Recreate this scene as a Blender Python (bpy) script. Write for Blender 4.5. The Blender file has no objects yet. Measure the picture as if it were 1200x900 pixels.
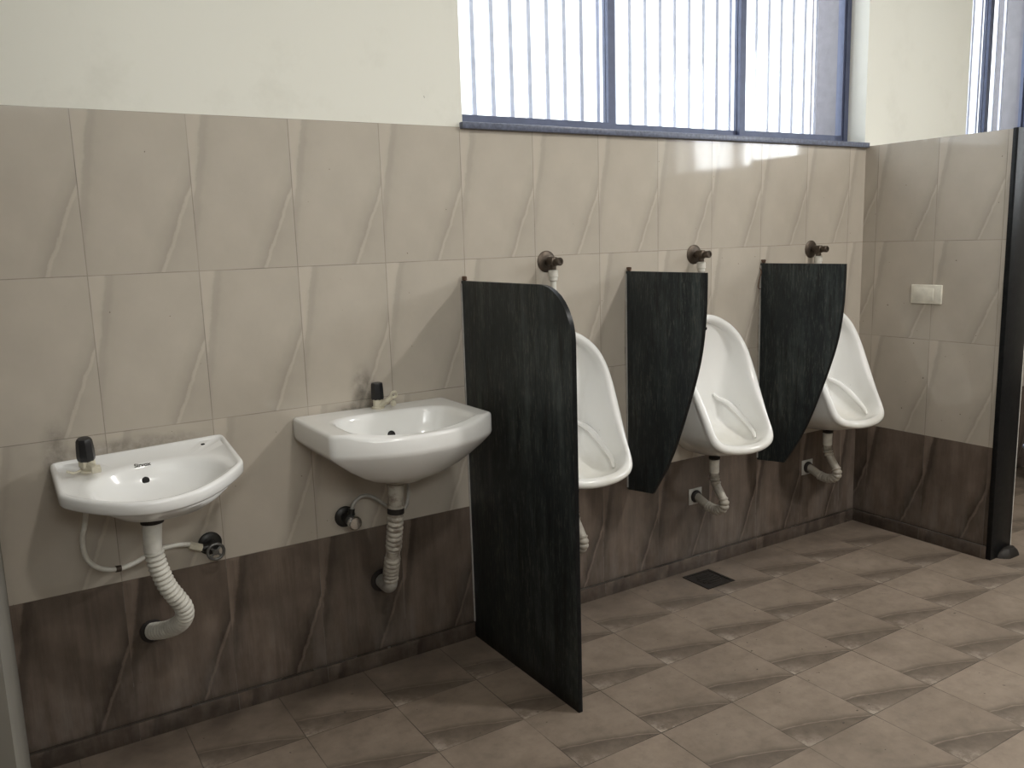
import bpy, bmesh, math, random
from mathutils import Vector, Matrix
from mathutils.bvhtree import BVHTree
S = bpy.context.scene
C = S.collection
PI = math.pi

# ------------------------------------------------------------------ camera
cd = bpy.data.cameras.new('camera'); cam = bpy.data.objects.new('camera', cd); C.objects.link(cam); S.camera = cam
cd.sensor_fit = 'HORIZONTAL'; cd.sensor_width = 36.0; cd.lens = 36.0 * 997.3 / 1200.0
cd.clip_start = 0.01
R_ = Vector((0.8462823, -0.5318414, -0.03083826)); U_ = Vector((0.11465598, 0.1253026, 0.98547109)); F_ = Vector((0.52025021, 0.83752253, -0.16702017))
cam.matrix_world = Matrix(((R_.x, U_.x, -F_.x, -0.2668), (R_.y, U_.y, -F_.y, -2.6526), (R_.z, U_.z, -F_.z, 1.4719), (0, 0, 0, 1)))

# ------------------------------------------------------------------ light
S.view_settings.view_transform = 'Standard'; S.view_settings.look = 'None'
S.view_settings.exposure = 0.72; S.view_settings.gamma = 1.0; S.view_settings.use_curve_mapping = False
S.cycles.max_bounces = 10; S.cycles.diffuse_bounces = 6; S.cycles.glossy_bounces = 4; S.cycles.transparent_max_bounces = 12
S.cycles.sample_clamp_indirect = 6.0
w = bpy.data.worlds.new('world'); S.world = w; w.use_nodes = True
bg = w.node_tree.nodes['Background']; bg.inputs[0].default_value = (0.93, 0.96, 1.0, 1); bg.inputs[1].default_value = 1.6

def area(name, loc, direction, sx, sy, power, col):
    l = bpy.data.lights.new(name, 'AREA'); l.shape = 'RECTANGLE'; l.size = sx; l.size_y = sy; l.energy = power; l.color = col
    o = bpy.data.objects.new(name, l); C.objects.link(o); o.location = loc
    o.rotation_euler = Vector(direction).to_track_quat('-Z', 'Y').to_euler()
    return o
# daylight coming in at each window of the room
area('daylight_back_window', (2.31, 0.62, 2.55), (0, -1, -0.12), 2.4, 1.4, 16, (0.95, 0.97, 1.0))
area('daylight_cubicle_window', (4.62, 0.62, 2.55), (0, -1, -0.12), 0.9, 1.4, 6, (0.95, 0.97, 1.0))
area('daylight_side_window', (5.85, -2.75, 2.6), (-1, 0.12, -0.16), 1.7, 1.1, 75, (0.98, 0.98, 1.0))
area('daylight_rear_window', (-0.5, -5.75, 2.95), (0.25, 1, -0.1), 2.2, 0.9, 85, (1.0, 0.975, 0.945))

def lamp(name, loc, power, col, r):
    l = bpy.data.lights.new(name, 'AREA'); l.shape = 'DISK'; l.size = r; l.energy = power; l.color = col
    o = bpy.data.objects.new(name, l); C.objects.link(o); o.location = loc
# the room's ceiling lamps, above the frame
lamp('ceiling_lamp', (0.8, -2.5, 3.25), 17, (1.0, 0.96, 0.90), 0.25)
lamp('ceiling_lamp', (3.1, -2.4, 3.25), 37, (1.0, 0.97, 0.93), 0.25)

# ------------------------------------------------------------------ node helpers
class NT:
    def __init__(s, name):
        s.m = bpy.data.materials.new(name); s.m.use_nodes = True; s.t = s.m.node_tree; s.n = s.t.nodes; s.n.clear()
        s.out = s.n.new('ShaderNodeOutputMaterial'); s.b = s.n.new('ShaderNodeBsdfPrincipled')
        s.t.links.new(s.b.outputs[0], s.out.inputs[0])
    def lk(s, a, b):
        if isinstance(a, (int, float)): b.default_value = a
        elif isinstance(a, tuple): b.default_value = a if len(a) == 4 or len(b.default_value) == 3 else a + (1,)
        else: s.t.links.new(a, b)
    def ma(s, op, a, b=0.0, c=None, clamp=False):
        n = s.n.new('ShaderNodeMath'); n.operation = op; n.use_clamp = clamp
        s.lk(a, n.inputs[0]); s.lk(b, n.inputs[1])
        if c is not None: s.lk(c, n.inputs[2])
        return n.outputs[0]
    def pos(s):
        g = s.n.new('ShaderNodeNewGeometry'); x = s.n.new('ShaderNodeSeparateXYZ'); s.t.links.new(g.outputs['Position'], x.inputs[0])
        return g.outputs['Position'], x.outputs[0], x.outputs[1], x.outputs[2]
    def obj(s):
        g = s.n.new('ShaderNodeTexCoord'); x = s.n.new('ShaderNodeSeparateXYZ'); s.t.links.new(g.outputs['Object'], x.inputs[0])
        return g.outputs['Object'], x.outputs[0], x.outputs[1], x.outputs[2]
    def comb(s, x, y, z):
        n = s.n.new('ShaderNodeCombineXYZ'); s.lk(x, n.inputs[0]); s.lk(y, n.inputs[1]); s.lk(z, n.inputs[2]); return n.outputs[0]
    def noise(s, v, scale, detail=4.0, rough=0.55, dist=0.0):
        n = s.n.new('ShaderNodeTexNoise'); s.lk(v, n.inputs['Vector']); n.inputs['Scale'].default_value = scale
        n.inputs['Detail'].default_value = detail; n.inputs['Roughness'].default_value = rough; n.inputs['Distortion'].default_value = dist
        return n.outputs['Fac']
    def scale(s, v, sc):
        n = s.n.new('ShaderNodeMapping'); s.lk(v, n.inputs[0]); n.inputs['Scale'].default_value = sc; return n.outputs[0]
    def ramp(s, f, stops, interp='LINEAR'):
        n = s.n.new('ShaderNodeValToRGB'); r = n.color_ramp; r.interpolation = interp
        while len(r.elements) < len(stops): r.elements.new(0.5)
        for e, (p, c) in zip(r.elements, stops):
            e.position = p; e.color = (c, c, c, 1) if isinstance(c, (int, float)) else tuple(c) + (1,)
        s.lk(f, n.inputs[0]); return n.outputs[0]
    def mapr(s, v, a, b, c=0.0, d=1.0, smooth=False):
        n = s.n.new('ShaderNodeMapRange'); s.lk(v, n.inputs[0])
        for i, q in enumerate((a, b, c, d)): n.inputs[i + 1].default_value = q
        if smooth: n.interpolation_type = 'SMOOTHSTEP'
        return n.outputs[0]
    def mix(s, f, a, b, mode='MIX'):
        n = s.n.new('ShaderNodeMix'); n.data_type = 'RGBA'; n.blend_type = mode
        s.lk(f, n.inputs[0]); s.lk(a, n.inputs[6]); s.lk(b, n.inputs[7]); return n.outputs[2]
    def bump(s, h, strength, dist=0.002):
        n = s.n.new('ShaderNodeBump'); n.inputs['Strength'].default_value = strength; n.inputs['Distance'].default_value = dist
        s.lk(h, n.inputs['Height']); s.t.links.new(n.outputs[0], s.b.inputs['Normal'])
    def fin(s, col, rough=0.5, metal=0.0, spec=0.5, coat=0.0):
        s.lk(col, s.b.inputs['Base Color']); s.lk(rough, s.b.inputs['Roughness']); s.b.inputs['Metallic'].default_value = metal
        s.b.inputs['Specular IOR Level'].default_value = spec; s.b.inputs['Coat Weight'].default_value = coat
        s.b.inputs['Coat Roughness'].default_value = 0.05
        return s.m

def tile_wall(name, along, origin):
    k = NT(name); P, X, Y, Z = k.pos()
    a = X if along == 'x' else k.ma('MULTIPLY', Y, -1.0)
    us = k.ma('DIVIDE', k.ma('SUBTRACT', a, origin), 0.3); vs = k.ma('DIVIDE', k.ma('SUBTRACT', Z, 0.059), 0.45)
    u = k.ma('FRACT', us); v = k.ma('FRACT', vs)
    row = k.ma('FLOOR', vs)
    wob = k.ma('MULTIPLY', k.ma('SUBTRACT', k.noise(P, 14.0, 5, .65), 0.5), 0.09)
    dA = k.ma('ADD', k.ma('SUBTRACT', u, k.ma('MULTIPLY_ADD', v, 0.62, 0.65)), wob)
    dB = k.ma('ADD', k.ma('SUBTRACT', u, k.ma('MULTIPLY', k.ma('SUBTRACT', v, 0.45), 0.26)), wob)
    rA = k.ramp(k.mapr(dA, -0.4, 0.4), [(0.0, 1.0), (0.30, .985), (0.42, .90), (0.488, .80), (0.503, .98), (0.528, 1.03), (0.55, .90), (0.70, .95), (1.0, .99)])
    rB = k.ramp(k.mapr(dB, -0.3, 0.5), [(0.0, 1.05), (0.33, 1.07), (0.372, 1.03), (0.40, .87), (0.45, .865), (0.50, .95), (0.58, .985), (0.70, 1.0), (1.0, 1.0)])
    pat = k.ma('MULTIPLY', rA, rB)
    cl = k.noise(k.comb(k.ma('ADD', u, k.ma('MULTIPLY', row, 0.0)), k.ma('MULTIPLY', v, 1.2), 0.0), 2.4, 4)
    pat = k.ma('MULTIPLY', pat, k.mapr(cl, 0.2, 0.8, 0.92, 1.06))
    var = k.n.new('ShaderNodeTexWhiteNoise'); var.noise_dimensions = '2D'
    k.lk(k.comb(k.ma('FLOOR', us), row, 0.0), var.inputs['Vector'])
    pat = k.ma('MULTIPLY', pat, k.mapr(var.outputs['Value'], 0, 1, 0.975, 1.025))
    pat2 = k.ma('MULTIPLY', k.ma('POWER', pat, 4.2), k.mapr(k.noise(k.scale(P, (14, 14, 2)), 1.0, 5, .7), 0.3, 0.7, 0.78, 1.28))
    # joints
    ju = k.ma('MULTIPLY', k.ma('MINIMUM', u, k.ma('SUBTRACT', 1.0, u)), 0.3)
    jv = k.ma('MULTIPLY', k.ma('MINIMUM', v, k.ma('SUBTRACT', 1.0, v)), 0.45)
    jn = k.mapr(k.noise(P, 5.0, 2), 0.35, 0.65, 0.0, 1.0)
    jm = k.ma('MULTIPLY', k.ma('LESS_THAN', k.ma('MINIMUM', ju, jv), 0.0012), k.mapr(jn, 0, 1, 0.2, 0.75))
    dark = k.ma('LESS_THAN', Z, 0.509)
    base = k.mix(dark, (0.478, 0.430, 0.365, 1), (0.125, 0.097, 0.078, 1))
    pt = k.mix(dark, k.comb(pat, pat, pat), k.comb(pat2, pat2, pat2))
    col = k.mix(1.0, base, pt, 'MULTIPLY')
    # whitish scum low on the dark row, black damp dirt at the foot and along the ledges
    scum = k.ma('MULTIPLY', k.mapr(k.noise(k.scale(P, (9, 9, 2.5)), 1.6, 5, .65), 0.42, 0.72, 0, 0.5), k.mapr(Z, 0.05, 0.40, 1, 0, True))
    col = k.mix(scum, col, (0.22, 0.195, 0.175, 1))
    dirt = k.ma('MULTIPLY', k.mapr(Z, 0.045, 0.085, 0.75, 0.0, True), k.mapr(k.noise(P, 14, 4), 0.3, 0.7, 0.3, 1.0))
    col = k.mix(dirt, col, (0.03, 0.022, 0.018, 1))
    if along == 'x':
        # mould around the taps and along the basin backs, dark strips beside the screens
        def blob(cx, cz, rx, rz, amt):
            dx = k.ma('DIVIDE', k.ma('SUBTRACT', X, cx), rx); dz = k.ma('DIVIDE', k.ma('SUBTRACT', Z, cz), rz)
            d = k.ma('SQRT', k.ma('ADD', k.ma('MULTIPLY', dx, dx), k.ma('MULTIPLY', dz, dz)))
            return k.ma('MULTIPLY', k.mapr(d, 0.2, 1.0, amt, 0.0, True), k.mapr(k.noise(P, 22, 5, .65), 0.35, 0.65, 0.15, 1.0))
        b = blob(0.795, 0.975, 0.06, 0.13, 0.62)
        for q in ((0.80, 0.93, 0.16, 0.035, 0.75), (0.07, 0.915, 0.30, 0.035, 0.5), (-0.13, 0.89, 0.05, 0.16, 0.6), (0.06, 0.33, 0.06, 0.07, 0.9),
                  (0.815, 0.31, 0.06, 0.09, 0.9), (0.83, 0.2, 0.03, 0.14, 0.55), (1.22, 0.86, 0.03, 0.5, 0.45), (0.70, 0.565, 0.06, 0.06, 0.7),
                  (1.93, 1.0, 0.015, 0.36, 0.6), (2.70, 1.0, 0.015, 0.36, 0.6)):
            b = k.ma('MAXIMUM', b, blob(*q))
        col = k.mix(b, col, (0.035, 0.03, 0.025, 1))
        # dark drip marks under the waste outlet
        st = k.ma('MULTIPLY', k.mapr(k.noise(k.scale(P, (26, 1, 1.3)), 1.0, 5, .7), 0.5, 0.72, 0, 0.45), k.ma('MULTIPLY', k.ma('LESS_THAN', Z, 0.5), 1.0))
        col = k.mix(st, col, (0.06, 0.045, 0.035, 1))
    gap = k.ma('MULTIPLY', k.ma('LESS_THAN', k.ma('ABSOLUTE', k.ma('SUBTRACT', Z, 0.0595)), 0.0022), k.mapr(k.noise(P, 7, 3), 0.35, 0.6, 0.4, 0.9))
    col = k.mix(gap, col, (0.012, 0.009, 0.007, 1))
    col = k.mix(jm, col, (0.10, 0.085, 0.07, 1))
    sp = k.ma('MULTIPLY', k.ma('GREATER_THAN', k.noise(P, 70, 1), 0.80), 0.7)
    col = k.mix(sp, col, (0.08, 0.065, 0.05, 1))
    rough = k.ma('ADD', k.mapr(k.noise(P, 6, 4), 0.2, 0.8, 0.045, 0.09), k.ma('MULTIPLY', jm, 0.4))
    k.bump(k.ma('SUBTRACT', k.ma('MULTIPLY', k.noise(P, 3.0, 2), 0.5), jm), 0.08, 0.002)
    return k.fin(col, rough, spec=0.45)

def tile_floor():
    k = NT('floor_tile'); P, X, Y, Z = k.pos()
    us = k.ma('DIVIDE', k.ma('SUBTRACT', X, 0.4276), 0.2977); vs = k.ma('DIVIDE', k.ma('SUBTRACT', Y, 0.0094), 0.2977)
    u = k.ma('FRACT', us); v = k.ma('FRACT', vs)
    wob = k.ma('MULTIPLY', k.ma('SUBTRACT', k.noise(P, 11.0, 3), 0.5), 0.09)
    d = k.ma('ADD', k.ma('SUBTRACT', v, k.ma('MULTIPLY', k.ma('SUBTRACT', 1.0, u), 0.36)), wob)
    d = k.ma('SUBTRACT', d, k.ma('MULTIPLY', k.ma('MULTIPLY', u, k.ma('SUBTRACT', 1.0, u)), 0.16))
    r = k.ramp(k.mapr(d, -0.4, 0.4), [(0.0, .92), (0.2, .78), (0.40, .64), (0.480, .54), (0.491, 1.06), (0.500, 1.02), (0.512, .60), (0.55, .74), (0.60, .92), (0.80, 1.0)])
    cl = k.noise(k.comb(k.ma('MULTIPLY', u, 1.0), k.ma('MULTIPLY', v, 2.2), 0.0), 1.9, 4)
    r = k.ma('MULTIPLY', r, k.mapr(cl, 0.3, 0.7, 0.92, 1.06))
    var = k.n.new('ShaderNodeTexWhiteNoise'); var.noise_dimensions = '2D'
    k.lk(k.comb(k.ma('FLOOR', us), k.ma('FLOOR', vs), 0.0), var.inputs['Vector'])
    r = k.ma('MULTIPLY', r, k.mapr(var.outputs['Value'], 0, 1, 0.95, 1.05))
    col = k.mix(1.0, (0.255, 0.204, 0.160, 1), k.comb(r, r, r), 'MULTIPLY')
    mot = k.noise(P, 18, 6, .7)
    col = k.mix(1.0, col, k.ramp(mot, [(0.25, .78), (0.5, 1.0), (0.75, 1.12)]), 'MULTIPLY')
    band = k.ma('MULTIPLY', k.mapr(d, -.06, 0.10, 1, 0, True), k.ma('MULTIPLY', k.mapr(d, -.30, -.02, 0.25, 1), k.mapr(k.noise(P, 22, 6, .75), 0.35, 0.65, 0.0, 0.55)))
    col = k.mix(band, col, (0.07, 0.052, 0.04, 1))
    # pale flecks in the near corner of each tile
    cr = k.ma('ADD', k.ma('POWER', u, 1.0), k.ma('MULTIPLY', v, 1.3))
    fl = k.ma('MULTIPLY', k.mapr(cr, 0.05, 0.42, 1, 0), k.mapr(k.noise(P, 26, 4, .7), 0.42, 0.60, 0, 0.8))
    col = k.mix(fl, col, (0.42, 0.36, 0.30, 1))
    dirt = k.mapr(k.noise(P, 3.2, 6, .65), 0.45, 0.75, 0.0, 0.5)
    col = k.mix(dirt, col, (0.11, 0.085, 0.062, 1))
    near_wall = k.ma('MULTIPLY', k.mapr(Y, -0.30, 0.0, 0.0, 0.8, True), k.mapr(k.noise(P, 6, 4), 0.3, 0.7, 0.35, 1))  # floor gets unevenly darker towards the back wall
    col = k.mix(near_wall, col, (0.06, 0.045, 0.035, 1))
    sp = k.ma('MULTIPLY', k.ma('GREATER_THAN', k.noise(P, 34, 2), 0.735), 0.8)
    col = k.mix(sp, col, (0.06, 0.05, 0.04, 1))
    j = k.ma('MULTIPLY', k.ma('MINIMUM', k.ma('MINIMUM', u, k.ma('SUBTRACT', 1.0, u)), k.ma('MINIMUM', v, k.ma('SUBTRACT', 1.0, v))), 0.2977)
    jm = k.ma('MULTIPLY', k.ma('LESS_THAN', j, 0.0014), k.mapr(k.noise(P, 4, 2), 0.35, 0.62, 0.35, 1.0))
    col = k.mix(jm, col, (0.05, 0.04, 0.03, 1))
    k.bump(k.ma('SUBTRACT', k.ma('MULTIPLY', k.noise(P, 30, 3), 0.3), jm), 0.15, 0.002)
    return k.fin(col, k.mapr(k.noise(P, 5, 4), 0.3, 0.7, 0.34, 0.55), spec=0.35)

def plaster(name, colr):
    k = NT(name); P, X, Y, Z = k.pos()
    sm = k.ma('MULTIPLY', k.mapr(k.noise(P, 4.5, 6, .65), 0.54, 0.74, 0.0, 0.17), k.mapr(Z, 1.9, 2.5, 1.0, 0.35))
    col = k.mix(sm, colr, (0.42, 0.40, 0.32, 1))
    sp = k.ma('MULTIPLY', k.ma('GREATER_THAN', k.noise(P, 32, 1), 0.83), 0.5)
    col = k.mix(sp, col, (0.2, 0.17, 0.13, 1))
    k.bump(k.noise(P, 45, 4), 0.12, 0.002)
    return k.fin(col, 0.7, spec=0.25)

def granite():
    k = NT('green_black_granite'); P, X, Y, Z = k.pos()
    n1 = k.noise(k.scale(P, (20, 20, 1.6)), 1.0, 6, .7)
    n2 = k.noise(k.scale(P, (60, 60, 6)), 1.0, 4, .7)
    n3 = k.noise(P, 4, 4, .6)
    f = k.ma('MULTIPLY', k.mapr(n1, 0.44, 0.66, 0, 1), k.mapr(n3, 0.38, 0.62, 0.10, 1))
    col = k.mix(f, (0.018, 0.024, 0.027, 1), (0.09, 0.107, 0.105, 1))
    fine = k.noise(k.scale(P, (150, 150, 22)), 1.0, 4, .75)
    col = k.mix(k.ma('MULTIPLY', k.mapr(fine, 0.52, 0.70, 0, 0.75), k.mapr(n3, 0.3, 0.6, 0.2, 1)), col, (0.15, 0.155, 0.135, 1))
    col = k.mix(k.mapr(k.noise(k.scale(P, (34, 34, 4)), 1.0, 4, .7), 0.55, 0.66, 0, 0.6), col, (0.008, 0.008, 0.008, 1))
    foot = k.ma('MULTIPLY', k.mapr(Z, 0.0, 0.07, 0.9, 0, True), 1.0)
    col = k.mix(foot, col, (0.01, 0.009, 0.008, 1))
    k.bump(n2, 0.2, 0.001)
    return k.fin(col, k.mapr(n1, 0.3, 0.7, 0.4, 0.65), spec=0.28)

def plain(name, col, rough=0.5, metal=0.0, var=0.12, scale=25, stain=None, stain_amt=0.0, coat=0.0, spec=0.5):
    k = NT(name); P, X, Y, Z = k.obj()
    f = k.mapr(k.noise(P, scale, 4), 0.3, 0.7, 1 - var, 1 + var)
    c = k.mix(1.0, tuple(col) + (1,), k.comb(f, f, f), 'MULTIPLY')
    if stain:
        c = k.mix(k.mapr(k.noise(P, scale * 0.6, 5, .65), 0.48, 0.72, 0, stain_amt), c, tuple(stain) + (1,))
    return k.fin(c, rough, metal, spec, coat)

def ceramic(name, stain_lo, stain_hi, amt):
    k = NT(name); P, X, Y, Z = k.obj()
    c = k.mix(k.mapr(k.noise(P, 5, 4), 0.45, 0.75, 0, 0.25), (0.87, 0.87, 0.855, 1), (0.78, 0.775, 0.745, 1))
    low = k.ma('MULTIPLY', k.mapr(Z, stain_lo, stain_hi, amt, 0.0, True), k.mapr(k.noise(P, 9, 5, .6), 0.3, 0.7, 0.3, 1.0))
    c = k.mix(low, c, (0.42, 0.37, 0.24, 1))
    sp = k.ma('MULTIPLY', k.ma('GREATER_THAN', k.noise(P, 60, 1), 0.82), 0.5)
    c = k.mix(sp, c, (0.25, 0.22, 0.17, 1))
    return k.fin(c, 0.16, spec=0.5, coat=0.2)

M = {}
M['tile_back'] = tile_wall('beige_wall_tile_back', 'x', 0.0)
M['tile_side'] = tile_wall('beige_wall_tile_side', 'y', 0.0705)
M['floor'] = tile_floor()
M['plaster'] = plaster('cream_plaster', (0.80, 0.79, 0.715, 1))
M['dingy'] = plaster('dingy_grey_plaster', (0.16, 0.15, 0.13, 1))
M['ceiling'] = plaster('white_ceiling_paint', (0.70, 0.70, 0.68, 1))
M['granite'] = granite()
M['ceramic'] = ceramic('white_sanitary_ceramic', -0.2, -0.08, 0.35)
M['ceramic_u'] = ceramic('white_urinal_ceramic', 0.02, 0.20, 0.5)
M['black'] = plain('black_plastic', (0.012, 0.012, 0.013), 0.35, 0, .1)
M['cream'] = plain('yellowed_plastic', (0.66, 0.62, 0.50), 0.45, 0, .08, 30, (0.25, 0.2, 0.12), .35)
M['pvc'] = plain('white_pvc', (0.66, 0.64, 0.58), 0.4, 0, .08, 30, (0.25, 0.2, 0.14), .4)
M['pvc_rust'] = plain('stained_pvc', (0.40, 0.37, 0.32), 0.45, 0, .12, 40, (0.09, 0.055, 0.035), .95)
M['hose'] = plain('corrugated_plastic', (0.62, 0.60, 0.54), 0.45, 0, .1, 30, (0.28, 0.24, 0.18), .35)
M['trap'] = plain('grimy_trap_plastic', (0.36, 0.33, 0.28), 0.5, 0, .12, 40, (0.13, 0.10, 0.07), .6)
M['dull'] = plain('dull_grey_metal', (0.16, 0.16, 0.155), 0.35, 0.8, .2, 60)
M['hose_grey'] = plain('grey_plastic_tube', (0.42, 0.41, 0.38), 0.5, 0, .1, 40, (0.2, 0.17, 0.13), .4)
M['chrome'] = plain('dull_chrome', (0.62, 0.62, 0.62), 0.22, 1.0, .1, 60, (0.25, 0.22, 0.18), .5)
M['dark_metal'] = plain('tarnished_metal', (0.035, 0.034, 0.032), 0.4, 0.6, .2, 60)
M['bronze'] = plain('tarnished_bronze', (0.10, 0.078, 0.06), 0.45, 0.7, .25, 60, (0.03, 0.025, 0.02), .6)
M['rubber'] = plain('dark_rubber_seal', (0.02, 0.015, 0.013), 0.7)
M['rust'] = plain('rusty_iron', (0.12, 0.07, 0.045), 0.8, 0.2, .3, 60)
M['hole'] = plain('overflow_void', (0.008, 0.007, 0.006), 0.8)
M['grate'] = plain('blackened_drain_iron', (0.022, 0.018, 0.015), 0.6, 0.3, .3, 60)
M['ink'] = plain('dark_printed_mark', (0.06, 0.055, 0.05), 0.5)
M['alu'] = plain('glare_tinted_window_frame', (0.085, 0.10, 0.165), 0.45, 0.2, .12)  # window glare put into the frame colour, making it lighter and bluer
M['black_stone'] = plain('polished_black_granite', (0.008, 0.0085, 0.009), 0.35, 0, .3, 60, (0.03, 0.03, 0.028), .25, spec=.15)
M['bar'] = plain('pale_grey_paint', (0.72, 0.73, 0.88), 0.5)  # pale paint with the bluish sky glow put into its colour
M['switch'] = plain('ivory_switch_plastic', (0.72, 0.69, 0.60), 0.35)
M['sill'] = plain('grey_granite_sill', (0.11, 0.125, 0.18), 0.35, 0, .3, 80)
M['bucket'] = plain('dark_blue_plastic', (0.015, 0.02, 0.05), 0.35)
M['rim'] = plain('pale_blue_plastic', (0.45, 0.5, 0.7), 0.35)
M['exterior'] = plain('grey_outside_render', (0.17, 0.16, 0.175), 0.8)
def glass():
    k = NT('clear_window_glass'); tr = k.n.new('ShaderNodeBsdfTransparent'); gl = k.n.new('ShaderNodeBsdfGlossy'); mx = k.n.new('ShaderNodeMixShader')
    lw = k.n.new('ShaderNodeLayerWeight'); lw.inputs[0].default_value = 0.5
    fr = k.ma('MULTIPLY_ADD', k.ma('POWER', lw.outputs['Facing'], 5.0), 0.9, 0.012); gl.inputs['Roughness'].default_value = 0.03
    tr.inputs[0].default_value = (0.95, 0.97, 0.97, 1)
    k.t.links.new(fr, mx.inputs[0]); k.t.links.new(tr.outputs[0], mx.inputs[1]); k.t.links.new(gl.outputs[0], mx.inputs[2])
    k.t.links.new(mx.outputs[0], k.out.inputs[0]); return k.m
M['glass'] = glass()

# ------------------------------------------------------------------ mesh helpers
def link(name, me, mats, parent=None, smooth=None):
    o = bpy.data.objects.new(name, me); C.objects.link(o)
    for m in (mats if isinstance(mats, (list, tuple)) else [mats]): me.materials.append(M[m])
    if parent: o.parent = parent
    return o
def build(name, bm, mats, parent=None, smooth=True, angle=40, recalc=True):
    if recalc: bmesh.ops.recalc_face_normals(bm, faces=bm.faces)
    me = bpy.data.meshes.new(name); bm.to_mesh(me); bm.free()
    if smooth:
        for p in me.polygons: p.use_smooth = True
        me.set_sharp_from_angle(angle=math.radians(angle))
    return link(name, me, mats, parent)
def tag(o, label, cat, group=None):
    o['label'] = label; o['category'] = cat
    if group: o['group'] = group
    return o
def thing(name, loc, label, cat, group=None, rot=None):
    o = bpy.data.objects.new(name, None); C.objects.link(o); o.location = loc; o.empty_display_size = 0.05
    if rot: o.rotation_euler = rot
    return tag(o, label, cat, group)
def struct(o):
    o['kind'] = 'structure'; return o
def box(bm, x0, x1, y0, y1, z0, z1, mi=0, bevel=0.0):
    vs = [bm.verts.new((x, y, z)) for x in (x0, x1) for y in (y0, y1) for z in (z0, z1)]
    fs = []
    for idx in ((0, 1, 3, 2), (4, 6, 7, 5), (0, 4, 5, 1), (2, 3, 7, 6), (0, 2, 6, 4), (1, 5, 7, 3)):
        f = bm.faces.new([vs[i] for i in idx]); f.material_index = mi; fs.append(f)
    if bevel:
        es = list({e for f in fs for e in f.edges})
        r = bmesh.ops.bevel(bm, geom=es, offset=bevel, segments=2, profile=0.5, affect='EDGES')
        for f in r['faces']: f.material_index = mi
def loops(bm, rings, cap0=True, cap1=True, closed=True, mi=0):
    rv = [[bm.verts.new(p) for p in r] for r in rings]
    n = len(rings[0])
    for a, b in zip(rv, rv[1:]):
        for i in range(n if closed else n - 1):
            j = (i + 1) % n
            f = bm.faces.new((a[i], a[j], b[j], b[i])); f.material_index = mi
    for flag, r in ((cap0, rv[0]), (cap1, rv[-1])):
        if flag:
            c = bm.verts.new(sum((v.co for v in r), Vector()) / n)
            for i in range(n):
                f = bm.faces.new((r[i], r[(i + 1) % n], c)); f.material_index = mi
    return rv
def lathe(bm, prof, origin=(0, 0, 0), axis=(0, 0, 1), n=24, mi=0):
    """prof: list of (radius, height along axis)"""
    q = Vector(axis).normalized().to_track_quat('Z', 'X'); o = Vector(origin)
    rings = [[o + q @ Vector((max(r, 1e-4) * math.cos(2 * PI * i / n), max(r, 1e-4) * math.sin(2 * PI * i / n), h)) for i in range(n)] for r, h in prof]
    loops(bm, rings, mi=mi)
def cyl(bm, a, b, r, r2=None, n=20, bev=0.0, mi=0):
    a = Vector(a); b = Vector(b); L = (b - a).length; r2 = r if r2 is None else r2
    prof = [(r, 0), (r2, L)] if not bev else [(r - bev, 0), (r, bev), (r2, L - bev), (r2 - bev, L)]
    lathe(bm, prof, a, b - a, n, mi)
def catmull(pts, per=16):
    P = [Vector(p) for p in pts]; P = [P[0] * 2 - P[1]] + P + [P[-1] * 2 - P[-2]]; out = []
    for i in range(1, len(P) - 2):
        for s in range(per):
            t = s / per
            out.append(0.5 * ((2 * P[i]) + (P[i + 1] - P[i - 1]) * t + (2 * P[i - 1] - 5 * P[i] + 4 * P[i + 1] - P[i + 2]) * t * t + (3 * P[i] - P[i - 1] - 3 * P[i + 1] + P[i + 2]) * t ** 3))
    out.append(P[-2]); return out
def resample(pts, step):
    out = [pts[0].copy()]; acc = 0.0; L = [0]
    for a, b in zip(pts, pts[1:]): L.append(L[-1] + (b - a).length)
    n = max(2, int(round(L[-1] / step))); k = 0
    for i in range(1, n + 1):
        s = L[-1] * i / n
        while k < len(L) - 2 and L[k + 1] < s: k += 1
        d = L[k + 1] - L[k]; t = 0 if d == 0 else (s - L[k]) / d
        out.append(pts[k].lerp(pts[k + 1], min(1, t)))
    return out, L[-1]
def tube(bm, pts, r, n=14, step=None, mi=0):
    """r: number or function of arc length s"""
    if step: pts, L = resample(pts, step)
    T = [(pts[min(i + 1, len(pts) - 1)] - pts[max(i - 1, 0)]).normalized() for i in range(len(pts))]
    up = Vector((0, 0, 1)) if abs(T[0].z) < 0.9 else Vector((1, 0, 0))
    N = (up - T[0] * up.dot(T[0])).normalized(); rings = []; s = 0.0
    for i, p in enumerate(pts):
        if i: s += (p - pts[i - 1]).length
        N = (N - T[i] * N.dot(T[i])).normalized(); B = T[i].cross(N)
        rr = r(s) if callable(r) else r
        rings.append([p + (N * math.cos(2 * PI * j / n) + B * math.sin(2 * PI * j / n)) * rr for j in range(n)])
    loops(bm, rings, mi=mi)
def corrugated(r, amp, pitch, smooth_ranges=()):
    def f(s):
        for a, b in smooth_ranges:
            if a <= s <= b: return r
        return r + amp * (abs(math.sin(PI * s / pitch)) ** 0.5 * 2 - 1)
    return f
def extrude_poly(bm, pts, d, mi=0, bevel=0.0):
    """pts: 3-D outline, d: thickness vector"""
    d = Vector(d); a = [bm.verts.new(p) for p in pts]; b = [bm.verts.new(Vector(p) + d) for p in pts]
    n = len(pts); fs = [bm.faces.new(a), bm.faces.new(b[::-1])]
    for i in range(n): bm.faces.new((a[i], a[(i + 1) % n], b[(i + 1) % n], b[i]))
    if bevel:
        es = list({e for f in fs for e in f.edges})
        bmesh.ops.bevel(bm, geom=es, offset=bevel, segments=2, profile=0.5, affect='EDGES')
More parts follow.
